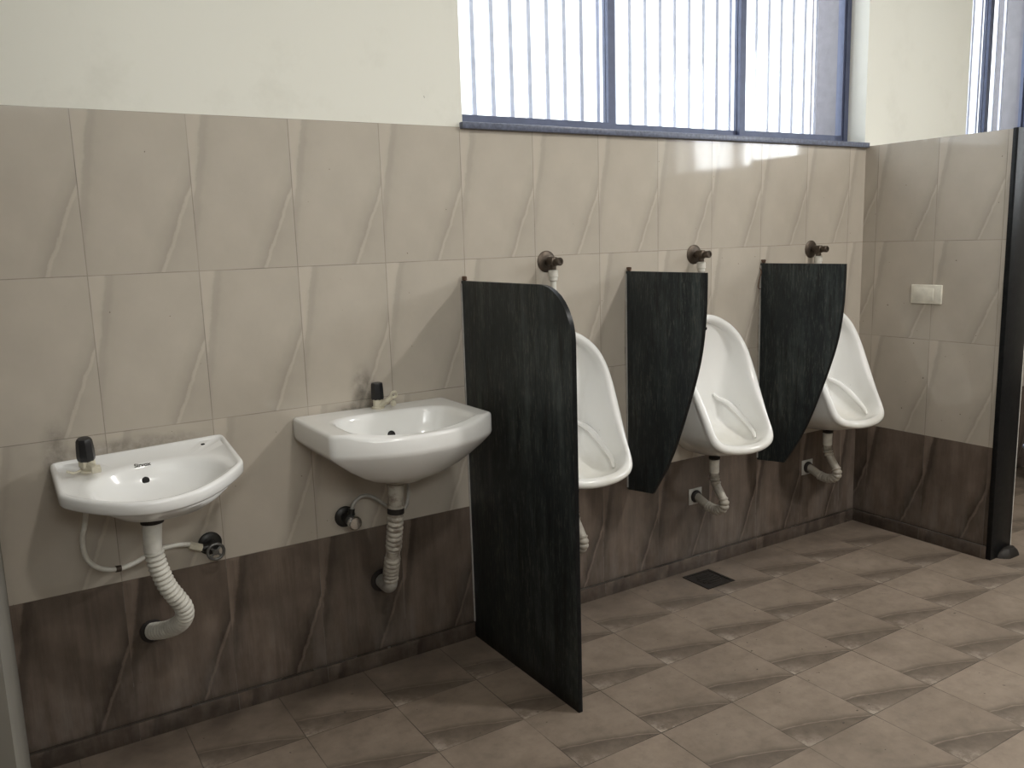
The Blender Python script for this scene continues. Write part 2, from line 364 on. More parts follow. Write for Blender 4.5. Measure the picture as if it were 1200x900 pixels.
def text_mesh(name, body, size, mat, parent, matrix, depth=0.0003, bold=0.0):
    cu = bpy.data.curves.new(name, 'FONT'); cu.body = body; cu.size = size; cu.extrude = depth; cu.align_x = 'CENTER'; cu.align_y = 'CENTER'; cu.offset = bold
    t = bpy.data.objects.new(name + '_tmp', cu); C.objects.link(t)
    bpy.context.view_layer.update()
    me = bpy.data.meshes.new_from_object(t.evaluated_get(bpy.context.evaluated_depsgraph_get()))
    bpy.data.objects.remove(t); me.transform(matrix); me.name = name
    me.materials.clear()
    return link(name, me, mat, parent)

# ------------------------------------------------------------------ the room
XL, XR, XC = -0.29, 5.3, 3.417      # left pier face, room's right wall, partition face
T = 0.30                            # wall thickness
TT = 1.859                          # top of the tiling
CEIL, REAR, FAR = 3.35, -5.2, -1.8
bm = bmesh.new(); box(bm, FAR - .3, XR + .3, REAR - .3, 0.3, -0.12, 0.0); struct(build('floor', bm, 'floor', smooth=False))
bm = bmesh.new(); box(bm, FAR - .3, XR + .3, REAR - .3, 0.3, CEIL, CEIL + .15); struct(build('ceiling', bm, 'ceiling', smooth=False))
WZ0, WZ1 = 1.875, 3.0
W1 = (1.215, 3.41); W2 = (4.25, 5.06)
bm = bmesh.new()
box(bm, FAR, XR, 0.0, T, 0.0, TT, 0)
for a, b in ((FAR, W1[0]), (W1[1], W2[0]), (W2[1], XR)): box(bm, a, b, 0.003, T, TT, CEIL, 1)
for a, b in (W1, W2): box(bm, a, b, 0.003, T, WZ1, CEIL, 1)
struct(build('wall_back', bm, ['tile_back', 'plaster'], smooth=False, recalc=False))
# right-hand room wall with its window opening
RY = (-3.55, -1.95)
bm = bmesh.new(); box(bm, XR, XR + T, REAR - T, T, 0, TT, 0)
for a, b in ((REAR - T, RY[0]), (RY[1], T)): box(bm, XR, XR + T, a, b, TT, CEIL, 1)
box(bm, XR, XR + T, RY[0], RY[1], TT, 2.0, 1); box(bm, XR, XR + T, RY[0], RY[1], 3.0, CEIL, 1)
struct(build('wall_right', bm, ['tile_side', 'plaster'], smooth=False, recalc=False))
RX = (-1.55, 0.6)
bm = bmesh.new(); box(bm, FAR - T, XR, REAR - T, REAR, 0, TT, 0)
for a, b in ((FAR - T, RX[0]), (RX[1], XR)): box(bm, a, b, REAR - T, REAR, TT, CEIL, 1)
box(bm, RX[0], RX[1], REAR - T, REAR, TT, 2.7, 1); box(bm, RX[0], RX[1], REAR - T, REAR, 3.25, CEIL, 1)
struct(build('wall_rear', bm, ['tile_back', 'plaster'], smooth=False, recalc=False))
bm = bmesh.new(); box(bm, FAR - T, FAR, REAR, T, 0, TT, 0); box(bm, FAR - T, FAR, REAR, T, TT, CEIL, 1)
struct(build('wall_left', bm, ['tile_side', 'plaster'], smooth=False, recalc=False))
bm = bmesh.new(); box(bm, XL - 0.16, XL, -1.6, 0.0, 0, CEIL)
struct(build('wall_pier', bm, 'dingy', smooth=False))
# added unseen wall behind the viewer, keeps rear light off the lower left
bm = bmesh.new(); box(bm, FAR, 1.7, -3.5, -3.4, 0, 1.95); struct(build('wall_light_block', bm, 'tile_back', smooth=False))
# low tiled partition beside the urinals
bm = bmesh.new(); box(bm, XC, XC + 0.15, -0.69, 0.0, 0, TT)
struct(build('wall_partition', bm, 'tile_side', smooth=False))
# skirtings
for nm, a, b in (('baseboard_back', XL, 1.179), ('baseboard_back', 1.203, XC)):
    bm = bmesh.new(); box(bm, a, b, -0.011, 0.0, 0, 0.058, 0, 0.0015); struct(build(nm, bm, 'tile_back'))
bm = bmesh.new(); box(bm, XC - 0.011, XC, -0.69, -0.011, 0, 0.058, 0, 0.0015); struct(build('baseboard_right', bm, 'tile_side'))

def window(nm, x0, x1, mull, bars, sill=True):
    bm = bmesh.new(); z0, z1 = WZ0, WZ1
    ya, yb = 0.10, 0.15
    box(bm, x0, x1, ya, yb, z0, z0 + 0.022); box(bm, x0, x1, ya, yb, z1 - .03, z1)
    box(bm, x0, x0 + .03, ya, yb, z0 + .022, z1 - .03); box(bm, x1 - .03, x1, ya, yb, z0 + .022, z1 - .03)
    root = struct(build(nm, bm, 'alu', smooth=False))
    xs = [x0 + .03] + list(mull) + [x1 - .03]
    for i, (a, b) in enumerate(zip(xs, xs[1:])):
        y = ya + .006 + (i % 2) * .02; a2 = a - (.017 if i else 0); b2 = b + (.017 if i < len(xs) - 2 else 0)
        bm = bmesh.new(); zz0 = z0 + .022; zz1 = z1 - .03
        box(bm, a2, b2, y, y + .016, zz0, zz0 + .022); box(bm, a2, b2, y, y + .016, zz1 - .03, zz1)
        box(bm, a2, a2 + (.034 if i else .012), y, y + .016, zz0 + .022, zz1 - .03); box(bm, b2 - (.034 if i < len(xs) - 2 else .012), b2, y, y + .016, zz0 + .022, zz1 - .03)
        s = build('window_sash', bm, 'alu', root, smooth=False)
        bm = bmesh.new(); box(bm, a2 + (.034 if i else .012), b2 - (.034 if i < len(xs) - 2 else .012), y + .006, y + .010, zz0 + .022, zz1 - .03); build('window_pane', bm, 'glass', s, smooth=False)
    for x in bars:
        bm = bmesh.new(); box(bm, x - .0085, x + .0085, .185, .197, z0, z1); build('security_bar', bm, 'bar', root, smooth=False)
    if sill:
        bm = bmesh.new(); box(bm, x0 - .012, x1 + .005, -0.022, T + .03, WZ0 - .022, WZ0, 0, .002); build('window_sill', bm, 'sill', root)
    return root
window('window_1', W1[0], W1[1], (1.955, 2.69), [1.29 + .0825 * i for i in range(25)])
window('window_2', W2[0], W2[1], (4.62,), [4.33 + .0825 * i for i in range(8)])
for i, x in enumerate((W1[1], W2[1])):      # grey rendered outer reveals
    bm = bmesh.new(); box(bm, x - .010, x, .151, T + .02, WZ0, WZ1); struct(build('trim_%d' % (i + 1), bm, 'exterior', smooth=False))
def window_side(nm, along, c0, c1, p0, p1, z0, z1):
    def bx(bm, a0, a1, d0, d1, z0, z1):
        if along == 'y': box(bm, p0 + (p1 - p0) * d0, p0 + (p1 - p0) * d1, a0, a1, z0, z1)
        else: box(bm, a0, a1, p0 + (p1 - p0) * d0, p0 + (p1 - p0) * d1, z0, z1)
    bm = bmesh.new(); m = (c0 + c1) / 2
    for a, b in ((c0, c0 + .04), (m - .03, m + .03), (c1 - .04, c1)): bx(bm, a, b, .4, .6, z0, z1)
    
    for i in range(1, 16):
        a = c0 + (c1 - c0) * i / 16; bx(bm, a - .008, a + .008, .75, .80, z0, z1)
    bx(bm, c0, c1, .4, .6, z0, z0 + .04); bx(bm, c0, c1, .4, .6, z1 - .04, z1)
    bmesh.ops.recalc_face_normals(bm, faces=bm.faces)
    root = struct(build(nm, bm, 'alu', smooth=False))
    for a, b in ((c0 + .04, m - .03), (m + .03, c1 - .04)):
        bm = bmesh.new(); bx(bm, a, b, .48, .51, z0 + .04, z1 - .04); build('window_pane', bm, 'glass', root, smooth=False)
window_side('window_3', 'y', RY[0], RY[1], XR, XR + T, 2.0, 3.0)
window_side('window_4', 'x', RX[0], RX[1], REAR, REAR - T, 2.7, 3.25)

# ------------------------------------------------------------------ granite urinal screens
def screen(x, pts, label, hook=True):
    root = thing('urinal_screen', (x, 0, min(p[1] for p in pts)), label, 'partition', 'dark granite screens between the urinals')
    z0 = root.location.z
    bm = bmesh.new(); extrude_poly(bm, [(-0.008, y, z - z0) for y, z in pts], (0.016, 0, 0), bevel=.0015)
    for f in bm.faces:
        f.normal_update()
        if abs(f.normal.x) < .5: f.material_index = 1
    build('stone_slab', bm, ['granite', 'black_stone'], root, angle=30)
    zt = max(p[1] for p in pts) - z0
    bm = bmesh.new()
    cyl(bm, (0, 0, zt + .012), (0, -.022, zt + .012), .004, n=10); lathe(bm, [(.004, 0), (.009, .003), (.008, .012), (.003, .016)], (0, -.012, zt), (0, 0, 1), 10)
    build('fixing_bracket', bm, 'rust', root)
    bm = bmesh.new(); box(bm, -.0115, -.008, -.006, -.0005, (.06 if z0 < .1 else .01), zt - .01); build('cement_joint', bm, 'hose_grey', root, smooth=False)
    return root
p1 = [(0, 0.0), (-.655, 0.0), (-.655, 1.10)]
for i in range(0, 11):
    a = PI / 2 * i / 10; p1.append((-.655 + .165 * (1 - math.cos(a)), 1.17 + .165 * math.sin(a)))
p1.append((0, 1.335))
screen(1.191, p1, 'tall dark granite screen reaching the floor, between the right-hand wash basin and the first urinal')
ps = [(0, 1.335), (-.437, 1.335), (-.432, 1.18), (-.412, 1.035), (-.368, .89), (-.288, .685), (-.228, .565), (-.148, .452), (-.145, .45), (0, .435)]
cv = catmull([(0, y, z) for y, z in ps[1:7]], 6); p2 = [ps[0]] + [(v.y, v.z) for v in cv] + [(-.152, .452)] + [ps[-1]]
screen(1.938, p2, 'short dark granite wall screen left of the middle urinal')
screen(2.710, p2, 'short dark granite wall screen left of the urinal nearest the corner')
bm = bmesh.new()
tube(bm, catmull([(0, 0, .07), (-.006, -.012, .05), (-.02, -.016, .02), (-.03, -.018, -.01), (-.022, -.018, -.022), (-.008, -.012, -.022)], 6), .0022, 8)
tag(build('wire_hook', bm, 'rust'), 'small rusty wire hook on the wall left of the screen nearest the corner', 'hook').location = (2.700, -.0005, 1.245)

# ------------------------------------------------------------------ urinals
UZ = 0.53      # local z = world z - UZ
prof = [(0, 1.137, -.052), (.045, 1.134, -.053), (.085, 1.122, -.058), (.12, 1.103, -.066), (.15, 1.077, -.079), (.175, 1.04, -.096), (.189, .99, -.119),
        (.192, .93, -.147), (.189, .86, -.179), (.184, .79, -.211), (.179, .73, -.239), (.177, .69, -.258), (.174, .655, -.276), (.162, .628, -.293), (.135, .609, -.308), (.09, .598, -.322), (.045, .593, -.329), (0, .591, -.331)]
def mirrored(pr, per=3):
    q = catmull([Vector((a, c, b)) for a, b, c in pr], per)
    return q + [Vector((-v.x, v.y, v.z)) for v in q[-2:0:-1]]
RO = mirrored(prof); NU = len(RO)
cz = 0.83
def toward(p, d):       # inset of a rim point in the x-z face, by d metres
    v = Vector((p.x, 0, p.z - cz)); k = max(0, 1 - d / max(v.length, 1e-6)); return Vector((p.x * k, p.y, cz + (p.z - cz) * k))
def bez(a, b, c, t): return a * (1 - t) ** 2 + b * (2 * t * (1 - t)) + c * t * t
def lowness(p): return max(0.0, min(1.0, (0.74 - p.z) / 0.14))
def outer_back(p):      # where the shell meets the wall
    l = lowness(p); x = p.x * (.93 - .22 * l) ; z = p.z + (p.z - cz) * -0.02
    z = z * (1 - l) + (0.535 + .10 * (abs(p.x) / .18) ** 2) * l
    return Vector((x, -0.001, z))
def urinal_mesh():
    bm = bmesh.new(); rings = []
    off = Vector((0, 0, -UZ))
    for t in (1.0, .85, .68, .5, .34, .2, .1, .04):
        r = []
        for p in RO:
            q = toward(p, .004); b = outer_back(p); l = lowness(p)
            c = Vector((q.x * (1 - .12 * l), q.y * (.62 - .05 * l), q.z + (-.052 * l)))
            r.append(bez(q + Vector((0, .016, 0)), c, b, t) + off)
        rings.append(r)
    # rolled rim
    for ins, dy in ((0.0, .012), (.0005, .004), (.005, -.003), (.013, -.007), (.022, -.007), (.030, -.002), (.035, .006), (.037, .014)):
        rings.append([toward(p, ins) + Vector((0, dy, 0)) + off for p in RO])
    # bowl: each rim point runs down and back to the sump or the back face
    def inner_back(p):
        l = lowness(p); x = p.x * (.62 - .10 * l)
        z = p.z - .05 if p.z > .9 else p.z
        z = (cz + (p.z - cz) * .82) * (1 - l) + .68 * l
        return Vector((x, -.034, z))
    for t in (.12, .28, .45, .62, .8, 1.0):
        r = []
        for p in RO:
            q = toward(p, .038) + Vector((0, .020, 0)); b = inner_back(p); l = lowness(p)
            c = Vector((q.x * (1.0 - .05 * l), (-.045) * (1 - l) + -.20 * l, q.z * (1 - l) + .535 * l))
            r.append(bez(q, c, b, t) + off)
        rings.append(r)
    for k in (.7, .35):
        rings.append([Vector((v.x * k, -.032, (v.z - .30) * k + .30)) for v in rings[-1 if k == .7 else -1]] if k == .7 else
                     [Vector((v.x * .5, -.032, (v.z - .30) * .5 + .30)) for v in rings[-1]])
    loops(bm, rings, cap0=True, cap1=True)
    return bm
def make_urinal(x, label):
    root = thing('urinal', (x, 0, UZ), label, 'urinal', 'white wall-hung urinals')
    body = build('urinal_bowl', urinal_mesh(), 'ceramic_u', root, angle=60)
    return root, body
uroot, ubody = make_urinal(1.55, 'white urinal half hidden behind the tall floor-standing granite screen')
bpy.context.view_layer.update()
bvh = BVHTree.FromObject(ubody, bpy.context.evaluated_depsgraph_get())
for sgn in (-1, 1):
    pts = []
    for v in catmull([(.072, -.045, .790), (.092, -.066, .765), (.120, -.105, .728), (.138, -.145, .692), (.138, -.190, .655), (.116, -.228, .628)], 8):
        h = bvh.find_nearest(Vector((sgn * v.x, v.y, v.z - UZ))); pts.append(h[0].lerp(Vector((sgn * v.x, v.y, v.z - UZ)), .35))
    for _ in range(6): pts = [pts[0]] + [(pts[i - 1] + pts[i] * 2 + pts[i + 1]) / 4 for i in range(1, len(pts) - 1)] + [pts[-1]]
    LL = sum((a - b).length for a, b in zip(pts, pts[1:]))
    bm = bmesh.new(); tube(bm, pts, lambda q:   .005 + .008 * math.sin(PI * min(1, max(0, q / LL))) ** .6, 12); build('sump_ridge', bm, 'ceramic_u', uroot)
h = bvh.ray_cast(Vector((.028, -.6, 1.075 - UZ)), Vector((0, 1, 0)))
bm = bmesh.new(); lathe(bm, [(.0, -.001), (.007, -.001), (.007, .0015), (.0, .002)], h[0], h[1], 14); build('flush_hole', bm, 'hole', uroot)
def dup(root, loc, label, names=()):
    r = root.copy(); C.objects.link(r); r.location = loc; r['label'] = label
    for ch in list(root.children):
        c = ch.copy(); C.objects.link(c); c.parent = r
        for g in ch.children:
            d = g.copy(); C.objects.link(d); d.parent = c
    return r
dup(uroot, (2.308, 0, UZ), 'white urinal in the middle of the row, between the two short granite screens')
dup(uroot, (3.052, 0, UZ), 'white urinal nearest the corner, beside the tiled partition wall')

# stop valves above the urinals
vr = thing('stop_valve', (1.548, 0, 1.388), 'brown tarnished stop valve on the wall above the tall granite screen', 'valve', 'tarnished stop valves above the urinals')
bm = bmesh.new(); lathe(bm, [(.040, -.002), (.040, .003), (.034, .007), (.018, .010), (.0, .010)], (0, 0, 0), (0, -1, 0), 28); build('wall_flange', bm, 'bronze', vr)
bm = bmesh.new(); lathe(bm, [(.011, .008), (.011, .022), (.017, .024), (.017, .060), (.013, .063), (.0, .063)], (0, 0, 0), (0, -1, 0), 20)
cyl(bm, (0, -.044, .0), (0, -.044, -.030), .012, n=18); build('valve_body', bm, 'bronze', vr)
bm = bmesh.new(); lathe(bm, [(.008, .060), (.008, .068), (.0145, .069), (.0150, .090), (.012, .093), (.007, .093), (.006, .090), (.0, .090)], (0, 0, 0), (0, -1, 0), 18); build('valve_spindle', bm, 'bronze', vr)
dup(vr, (2.298, 0, 1.388), 'brown tarnished stop valve above the short screen left of the middle urinal')
dup(vr, (3.037, 0, 1.386), 'brown tarnished stop valve above the short screen nearest the corner')
fp = thing('flush_pipe', (1.548, -.044, 1.358), 'white flush pipe below the stop valve, just above the tall granite screen', 'pipe', 'white flush pipes below the stop valves')
bm = bmesh.new(); lathe(bm, [(.014, -.001), (.018, -.003), (.0185, -.026), (.016, -.028), (.016, -.040), (.013, -.042)], (0, 0, 0), (0, 0, 1), 20); build('coupling_nut', bm, 'pvc', fp)
bm = bmesh.new(); cyl(bm, (0, 0, -.040), (0, 0, -.226), .0115, n=16); build('pipe_tube', bm, 'pvc', fp)
dup(fp, (2.298, -.044, 1.358), 'white flush pipe below the stop valve over the middle urinal')
dup(fp, (3.037, -.044, 1.356), 'white flush pipe below the stop valve nearest the corner')

# urinal waste traps
wt = thing('waste_trap', (1.568, 0, .328), 'corrugated white waste pipe peeping out behind the foot of the tall granite screen', 'pipe', 'corrugated waste pipes under the urinals')
def L(y, z): return (0, y, z - .332)
bm = bmesh.new(); lathe(bm, [(.018, 0), (.024, .002), (.024, .010), (.018, .012)], L(-.115, .522), (0, 0, 1), 20); build('rubber_seal', bm, 'rubber', wt)
bm = bmesh.new(); lathe(bm, [(.016, 0), (.0215, -.001), (.0205, -.056), (.017, -.062), (.013, -.062)], L(-.115, .522), (0, 0, 1), 22); build('waste_coupling', bm, 'pvc', wt)
bm = bmesh.new()
path = catmull([L(-.115, .47), L(-.117, .44), L(-.132, .405), L(-.155, .375), L(-.172, .348), L(-.170, .325), L(-.148, .307), L(-.115, .301), L(-.08, .306), L(-.045, .320), L(-.012, .332)], 10)
tube(bm, path, corrugated(.0185, .0036, .0150, ((.0, .02), (.06, .125), (.27, .40))), 18, .0016); build('corrugated_hose', bm, 'trap', wt)
bm = bmesh.new(); box(bm, -.038, .038, -.004, 0.0, -.036, .036, 0, .0015); build('outlet_plate', bm, 'hose_grey', wt)
bm = bmesh.new(); lathe(bm, [(.027, .003), (.028, .008), (.025, .016), (.019, .018), (.0, .018)], (0, 0, 0), (0, -1, 0), 22); build('outlet_seal', bm, 'rubber', wt)
dup(wt, (2.312, 0, .334), 'corrugated white waste pipe hanging under the middle urinal')
dup(wt, (3.052, 0, .340), 'corrugated white waste pipe under the urinal nearest the corner')

# ------------------------------------------------------------------ wash basins
def round_outline(hw, side, depth, n=120, soft=14):
    """D shaped basin plan, y forward negative: straight back, straight sides, bowed front"""
    fr = []; m = 40
    sag = depth - side
    for i in range(m + 1):
        t = -1 + 2 * i / m
        fr.append(Vector((t * hw, -(side + sag * (1 - abs(t) ** 2.1)), 0)))
    poly = [Vector((-hw, 0, 0))] + fr + [Vector((hw, 0, 0))]
    # sample densely with rounded corners by repeated corner cutting near corners
    dense = []
    for a, b in zip(poly, poly[1:] + poly[:1]):
        k = max(1, int((b - a).length / .004))
        for j in range(k): dense.append(a.lerp(b, j / k))
    nn = len(dense)
    for _ in range(soft):
        dense = [(dense[i - 1] + dense[i] * 2 + dense[(i + 1) % nn]) / 4 for i in range(nn)]
    out, _l = resample(dense + [dense[0]], 1e9) if False else (None, 0)
    Ls = [0]
    ring = dense + [dense[0]]
    for a, b in zip(ring, ring[1:]): Ls.append(Ls[-1] + (b - a).length)
    res = []; k = 0
    for i in range(n):
        s = Ls[-1] * i / n
        while Ls[k + 1] < s: k += 1
        res.append(ring[k].lerp(ring[k + 1], (s - Ls[k]) / (Ls[k + 1] - Ls[k])))
    return res
def ray_r(c, th, f):    # polar radius of a superellipse about c
    hw, hb, hf, p = f
    co, si = math.cos(th), math.sin(th); b = hb if si > 0 else hf
    return 1.0 / ((abs(co) / hw) ** p + (abs(si) / b) ** p) ** (1 / p)
def basin_mesh(outline, c, bowl, rows, zfun=lambda p: 0.0):
    """rows: ('o', inset, z) rim outline inset towards the bowl centre, ('b', scale, z) bowl outline scaled, ('c', r, z) circle"""
    bm = bmesh.new(); rings = []; c = Vector((c[0], c[1], 0)); dr = Vector((0, 0, 0))
    for kind, a, z in rows:
        r = []
        for p in outline:
            d = p - c; th = math.atan2(d.y, d.x); L0 = d.length; u = d / L0
            if kind == 'o': q = c + u * (L0 - a)
            elif kind == 'b': q = c + u * min(ray_r(c, th, bowl) * a, L0 - .030)
            elif kind == 's': q = c + u * (L0 * a)
            elif kind == 'u': q = c + u * min(ray_r(c, th, bowl) * a, L0 - .012)
            else: q = c + u * a
            r.append(Vector((q.x, min(q.y, 0.0), z + (zfun(q) if kind in 'ob' and z > -.06 else 0))))
        rings.append(r)
    loops(bm, rings); return bm
def cast_down(o, x, y):
    bv = BVHTree.FromObject(o, bpy.context.evaluated_depsgraph_get()); h = bv.ray_cast(Vector((x, y, .3)), Vector((0, 0, -1))); return h[0], h[1]
def surf_matrix(p, n, xdir=Vector((1, 0, 0)), roll=0.0, lift=.0006):
    z = n.normalized(); x = (xdir - z * xdir.dot(z)).normalized(); y = z.cross(x)
    m = Matrix((x, y, z)).transposed().to_4x4(); m.translation = p + z * lift; return m
def disc(bm, p, n, r, h=.0012):
    lathe(bm, [(0, -.001), (r, -.001), (r, h * .6), (r * .9, h), (0, h)], p, n, 20)

TILT = math.radians(9.5)
b1 = thing('wash_basin', (.0875, 0, .905), 'white wash basin nearest the left pier, sagging forward, with a bowed front edge', 'basin', rot=(TILT, math.radians(-1.9), 0))
out1 = round_outline(.238, .235, .390)
rows1 = [('c', .026, -.112), ('c', .032, -.110), ('u', .40, -.102), ('u', .70, -.085), ('u', .90, -.058), ('u', .98, -.046), ('o', .014, -.040), ('o', .004, -.037), ('o', 0, -.031), ('o', 0, -.008),
         ('o', .002, -.003), ('o', .006, -.0005), ('o', .011, 0), ('o', .017, -.002), ('o', .022, -.007), ('b', 1.13, -.009), ('b', 1.05, -.0105), ('b', 1.0, -.014), ('b', .96, -.021), ('b', .90, -.036),
         ('b', .80, -.054), ('b', .65, -.070), ('b', .45, -.082), ('b', .2, -.088), ('c', .022, -.089)]
o1 = build('basin_bowl', basin_mesh(out1, (.012, -.225), (.178, .120, .150, 2.3), rows1), 'ceramic', b1, angle=50)
b2 = thing('wash_basin', (.816, 0, .931), 'white wash basin beside the tall granite screen, deeper and with a raised flat deck', 'basin')
out2 = round_outline(.272, .345, .440, 144, 5)
def dip(p):
    f = max(0, min(1, (-.36 - p.y) / .05)); g = max(0, min(1, (.235 - abs(p.x)) / .03)); g = g * g * (3 - 2 * g); return -.016 * f * g
rows2 = [('c', .036, -.198), ('c', .045, -.194), ('s', .30, -.187), ('s', .45, -.174), ('s', .60, -.153), ('s', .75, -.126), ('s', .88, -.098), ('s', .96, -.078), ('s', .99, -.069), ('o', 0, -.060), ('o', 0, -.010),
         ('o', .002, -.004), ('o', .007, 0), ('o', .012, .001), ('o', .020, .001), ('b', 1.10, .001), ('b', 1.04, .0), ('b', 1.0, -.005), ('b', .975, -.016), ('b', .93, -.045),
         ('b', .84, -.085), ('b', .68, -.115), ('b', .45, -.130), ('b', .2, -.137), ('c', .022, -.139)]
o2 = build('basin_bowl', basin_mesh(out2, (.0, -.262), (.200, .142, .160, 4.0), rows2, dip), 'ceramic', b2, angle=50)
bpy.context.view_layer.update()
# basin 1 details
p, n = cast_down(o1, -.012, -.128); bm = bmesh.new(); disc(bm, p, n, .0105); build('overflow_hole', bm, 'hole', b1)
p, n = cast_down(o1, -.013, -.104); text_mesh('printed_mark', 'Sirvox', .017, 'ink', b1, surf_matrix(p, n), bold=.0004)
p, n = cast_down(o1, .168, -.045); bm = bmesh.new(); disc(bm, p, n, .006); build('deck_hole', bm, 'hole', b1)
p, n = cast_down(o1, .012, -.225); bm = bmesh.new(); lathe(bm, [(0, 0), (.030, 0), (.032, .002), (.026, .004), (0, .003)], p, n, 24); build('waste_strainer', bm, 'chrome', b1)
# basin 2 details
p, n = cast_down(o2, .010, -.139); bm = bmesh.new(); disc(bm, p, n, .0135); build('overflow_hole', bm, 'hole', b2)
bm = bmesh.new(); disc(bm, p + n * .0012, n, .0085); build('overflow_strainer', bm, 'dark_metal', b2)
p, n = cast_down(o2, .014, -.1475); text_mesh('printed_mark', 'hindware', .0085, 'ink', b2, surf_matrix(p, n), bold=.0002)
p, n = cast_down(o2, .0, -.262); bm = bmesh.new(); lathe(bm, [(0, 0), (.030, 0), (.032, .002), (.026, .004), (0, .003)], p, n, 24); build('waste_strainer', bm, 'chrome', b2)

# taps
t1 = thing('basin_tap', (-.064, -.112, .8835), 'black-topped push tap on the left deck of the left-hand wash basin', 'tap', rot=(TILT, math.radians(-1.9), 0))
bm = bmesh.new(); lathe(bm, [(.020, 0), (.021, .006), (.015, .008), (.015, .016), (.0, .016)], n=22); lathe(bm, [(.019, .014), (.021, .017), (.021, .034), (.017, .036), (.0, .036)], n=6); build('tap_body', bm, 'cream', t1, angle=30)
bm = bmesh.new(); cyl(bm, (.004, -.012, .022), (.016, -.044, .022), .011, .0095, n=8); box(bm, .004, .028, -.056, -.038, .012, .030, 0, .003); build('tap_spout', bm, 'cream', t1, angle=30)
bm = bmesh.new(); lathe(bm, [(.0, .034), (.022, .034), (.0235, .042), (.0225, .070), (.0205, .090), (.017, .096), (.0, .097)], n=8); build('tap_knob', bm, 'black', t1, angle=25)
bm = bmesh.new(); tube(bm, catmull([(-.018, -.005, .008), (-.035, -.012, .006), (-.052, -.006, .012)], 6), .0035, 8); build('tap_lever_stub', bm, 'cream', t1)
t2 = thing('basin_tap', (.822, -.050, .931), 'black-topped tap with a cream spout on the back of the right-hand wash basin', 'tap')
bm = bmesh.new(); lathe(bm, [(.021, 0), (.022, .006), (.016, .009), (.016, .030), (.019, .032), (.019, .040), (.0, .040)], n=20); build('tap_body', bm, 'cream', t2, angle=30)
bm = bmesh.new(); tube(bm, catmull([(.004, -.010, .012), (.018, -.028, .026), (.032, -.046, .044)], 6), lambda s: .010 - s * .03, 12)
q = [Vector((.036 + .010 * math.cos(a), -.052 - .004 * math.sin(a), .050 + .010 * math.sin(a))) for a in [2 * PI * i / 16 for i in range(17)]]
tube(bm, q, .0045, 8); lathe(bm, [(.0, 0), (.008, 0), (.010, .006), (.008, .012), (.0, .012)], (.030, -.046, .020), (.5, -.8, .2), 12); build('tap_spout', bm, 'cream', t2)
bm = bmesh.new(); lathe(bm, [(.0, .032), (.020, .032), (.0225, .038), (.0215, .066), (.0205, .084), (.018, .088), (.0, .089)], n=8); build('tap_knob', bm, 'black', t2, angle=25)

# waste pipe under the left basin
w1 = thing('waste_pipe', (.072, -.2, .744), 'long corrugated white waste hose curving from the left-hand basin into the wall', 'pipe')
O = Vector((.072, -.2, .744))
bm = bmesh.new(); lathe(bm, [(.024, -.012), (.0305, -.012), (.0315, -.004), (.031, .004), (.026, .005)], (.0, 0, 0), (0, 0, 1), 24); build('rubber_seal', bm, 'rubber', w1)
bm = bmesh.new(); lathe(bm, [(.020, .001), (.028, 0), (.0275, -.012), (.026, -.016), (.024, -.089), (.0245, -.094), (.020, -.096)], (0, 0, 0), (.07, 0, 1), 24); build('waste_coupling', bm, 'pvc', w1)
bm = bmesh.new()
path = [Vector(q) - O for q in [(.068, -.2, .652), (.072, -.2, .62), (.080, -.2, .585), (.094, -.199, .54), (.115, -.196, .50), (.132, -.188, .465), (.136, -.170, .43), (.126, -.135, .395), (.105, -.085, .365), (.080, -.035, .345), (.066, -.002, .336)]]
tube(bm, catmull(path, 10), corrugated(.0225, .0042, .0145, ((.50, .60),)), 20, .0014); build('corrugated_hose', bm, 'hose', w1)
bm = bmesh.new(); lathe(bm, [(.036, .0), (.036, .004), (.027, .006), (.026, .006)], Vector((.068, 0, .335)) - O, (0, -1, 0), 24); build('wall_collar', bm, 'rubber', w1)
# waste pipe under the right basin
O = Vector((.806, -.2, .729)); w2 = thing('waste_pipe', O, 'grimy ribbed waste pipe running from the right-hand basin down to the wall', 'pipe')
bm = bmesh.new(); lathe(bm, [(.026, .004), (.034, .003), (.034, -.012), (.030, -.016), (.0, -.016)], (0, 0, 0), (0, 0, 1), 24); build('rubber_seal', bm, 'pvc_rust', w2)
bm = bmesh.new(); lathe(bm, [(.026, -.016), (.030, -.018), (.029, -.026), (.026, -.028), (.026, -.088), (.029, -.090), (.029, -.098), (.024, -.100)], (0, 0, 0), (.03, -.06, 1), 24); build('waste_coupling', bm, 'pvc_rust', w2)
bm = bmesh.new(); lathe(bm, [(.024, -.0), (.0275, -.001), (.0275, -.020), (.024, -.021)], (-.003, .006, -.098), (.03, -.06, 1), 24); build('joint_band', bm, 'rubber', w2)
bm = bmesh.new()
path = [Vector(q) - O for q in [(.803, -.194, .640), (.802, -.19, .60), (.802, -.175, .54), (.804, -.155, .48), (.806, -.13, .42), (.810, -.105, .375), (.812, -.095, .345)]]
tube(bm, catmull(path, 10), corrugated(.0235, .004, .0185, ((.0, .04), (.17, .20))), 20, .0016); build('corrugated_hose', bm, 'pvc_rust', w2)
bm = bmesh.new(); path = [Vector(q) - O for q in [(.811, -.098, .352), (.812, -.090, .330), (.814, -.072, .317), (.816, -.045, .313), (.818, -.002, .313)]]
tube(bm, catmull(path, 8), .0245, 20); build('elbow', bm, 'hose_grey', w2)
bm = bmesh.new(); lathe(bm, [(.040, .0), (.040, .004), (.028, .007), (.026, .007)], Vector((.818, 0, .313)) - O, (0, -1, 0), 24); build('wall_collar', bm, 'rubber', w2)

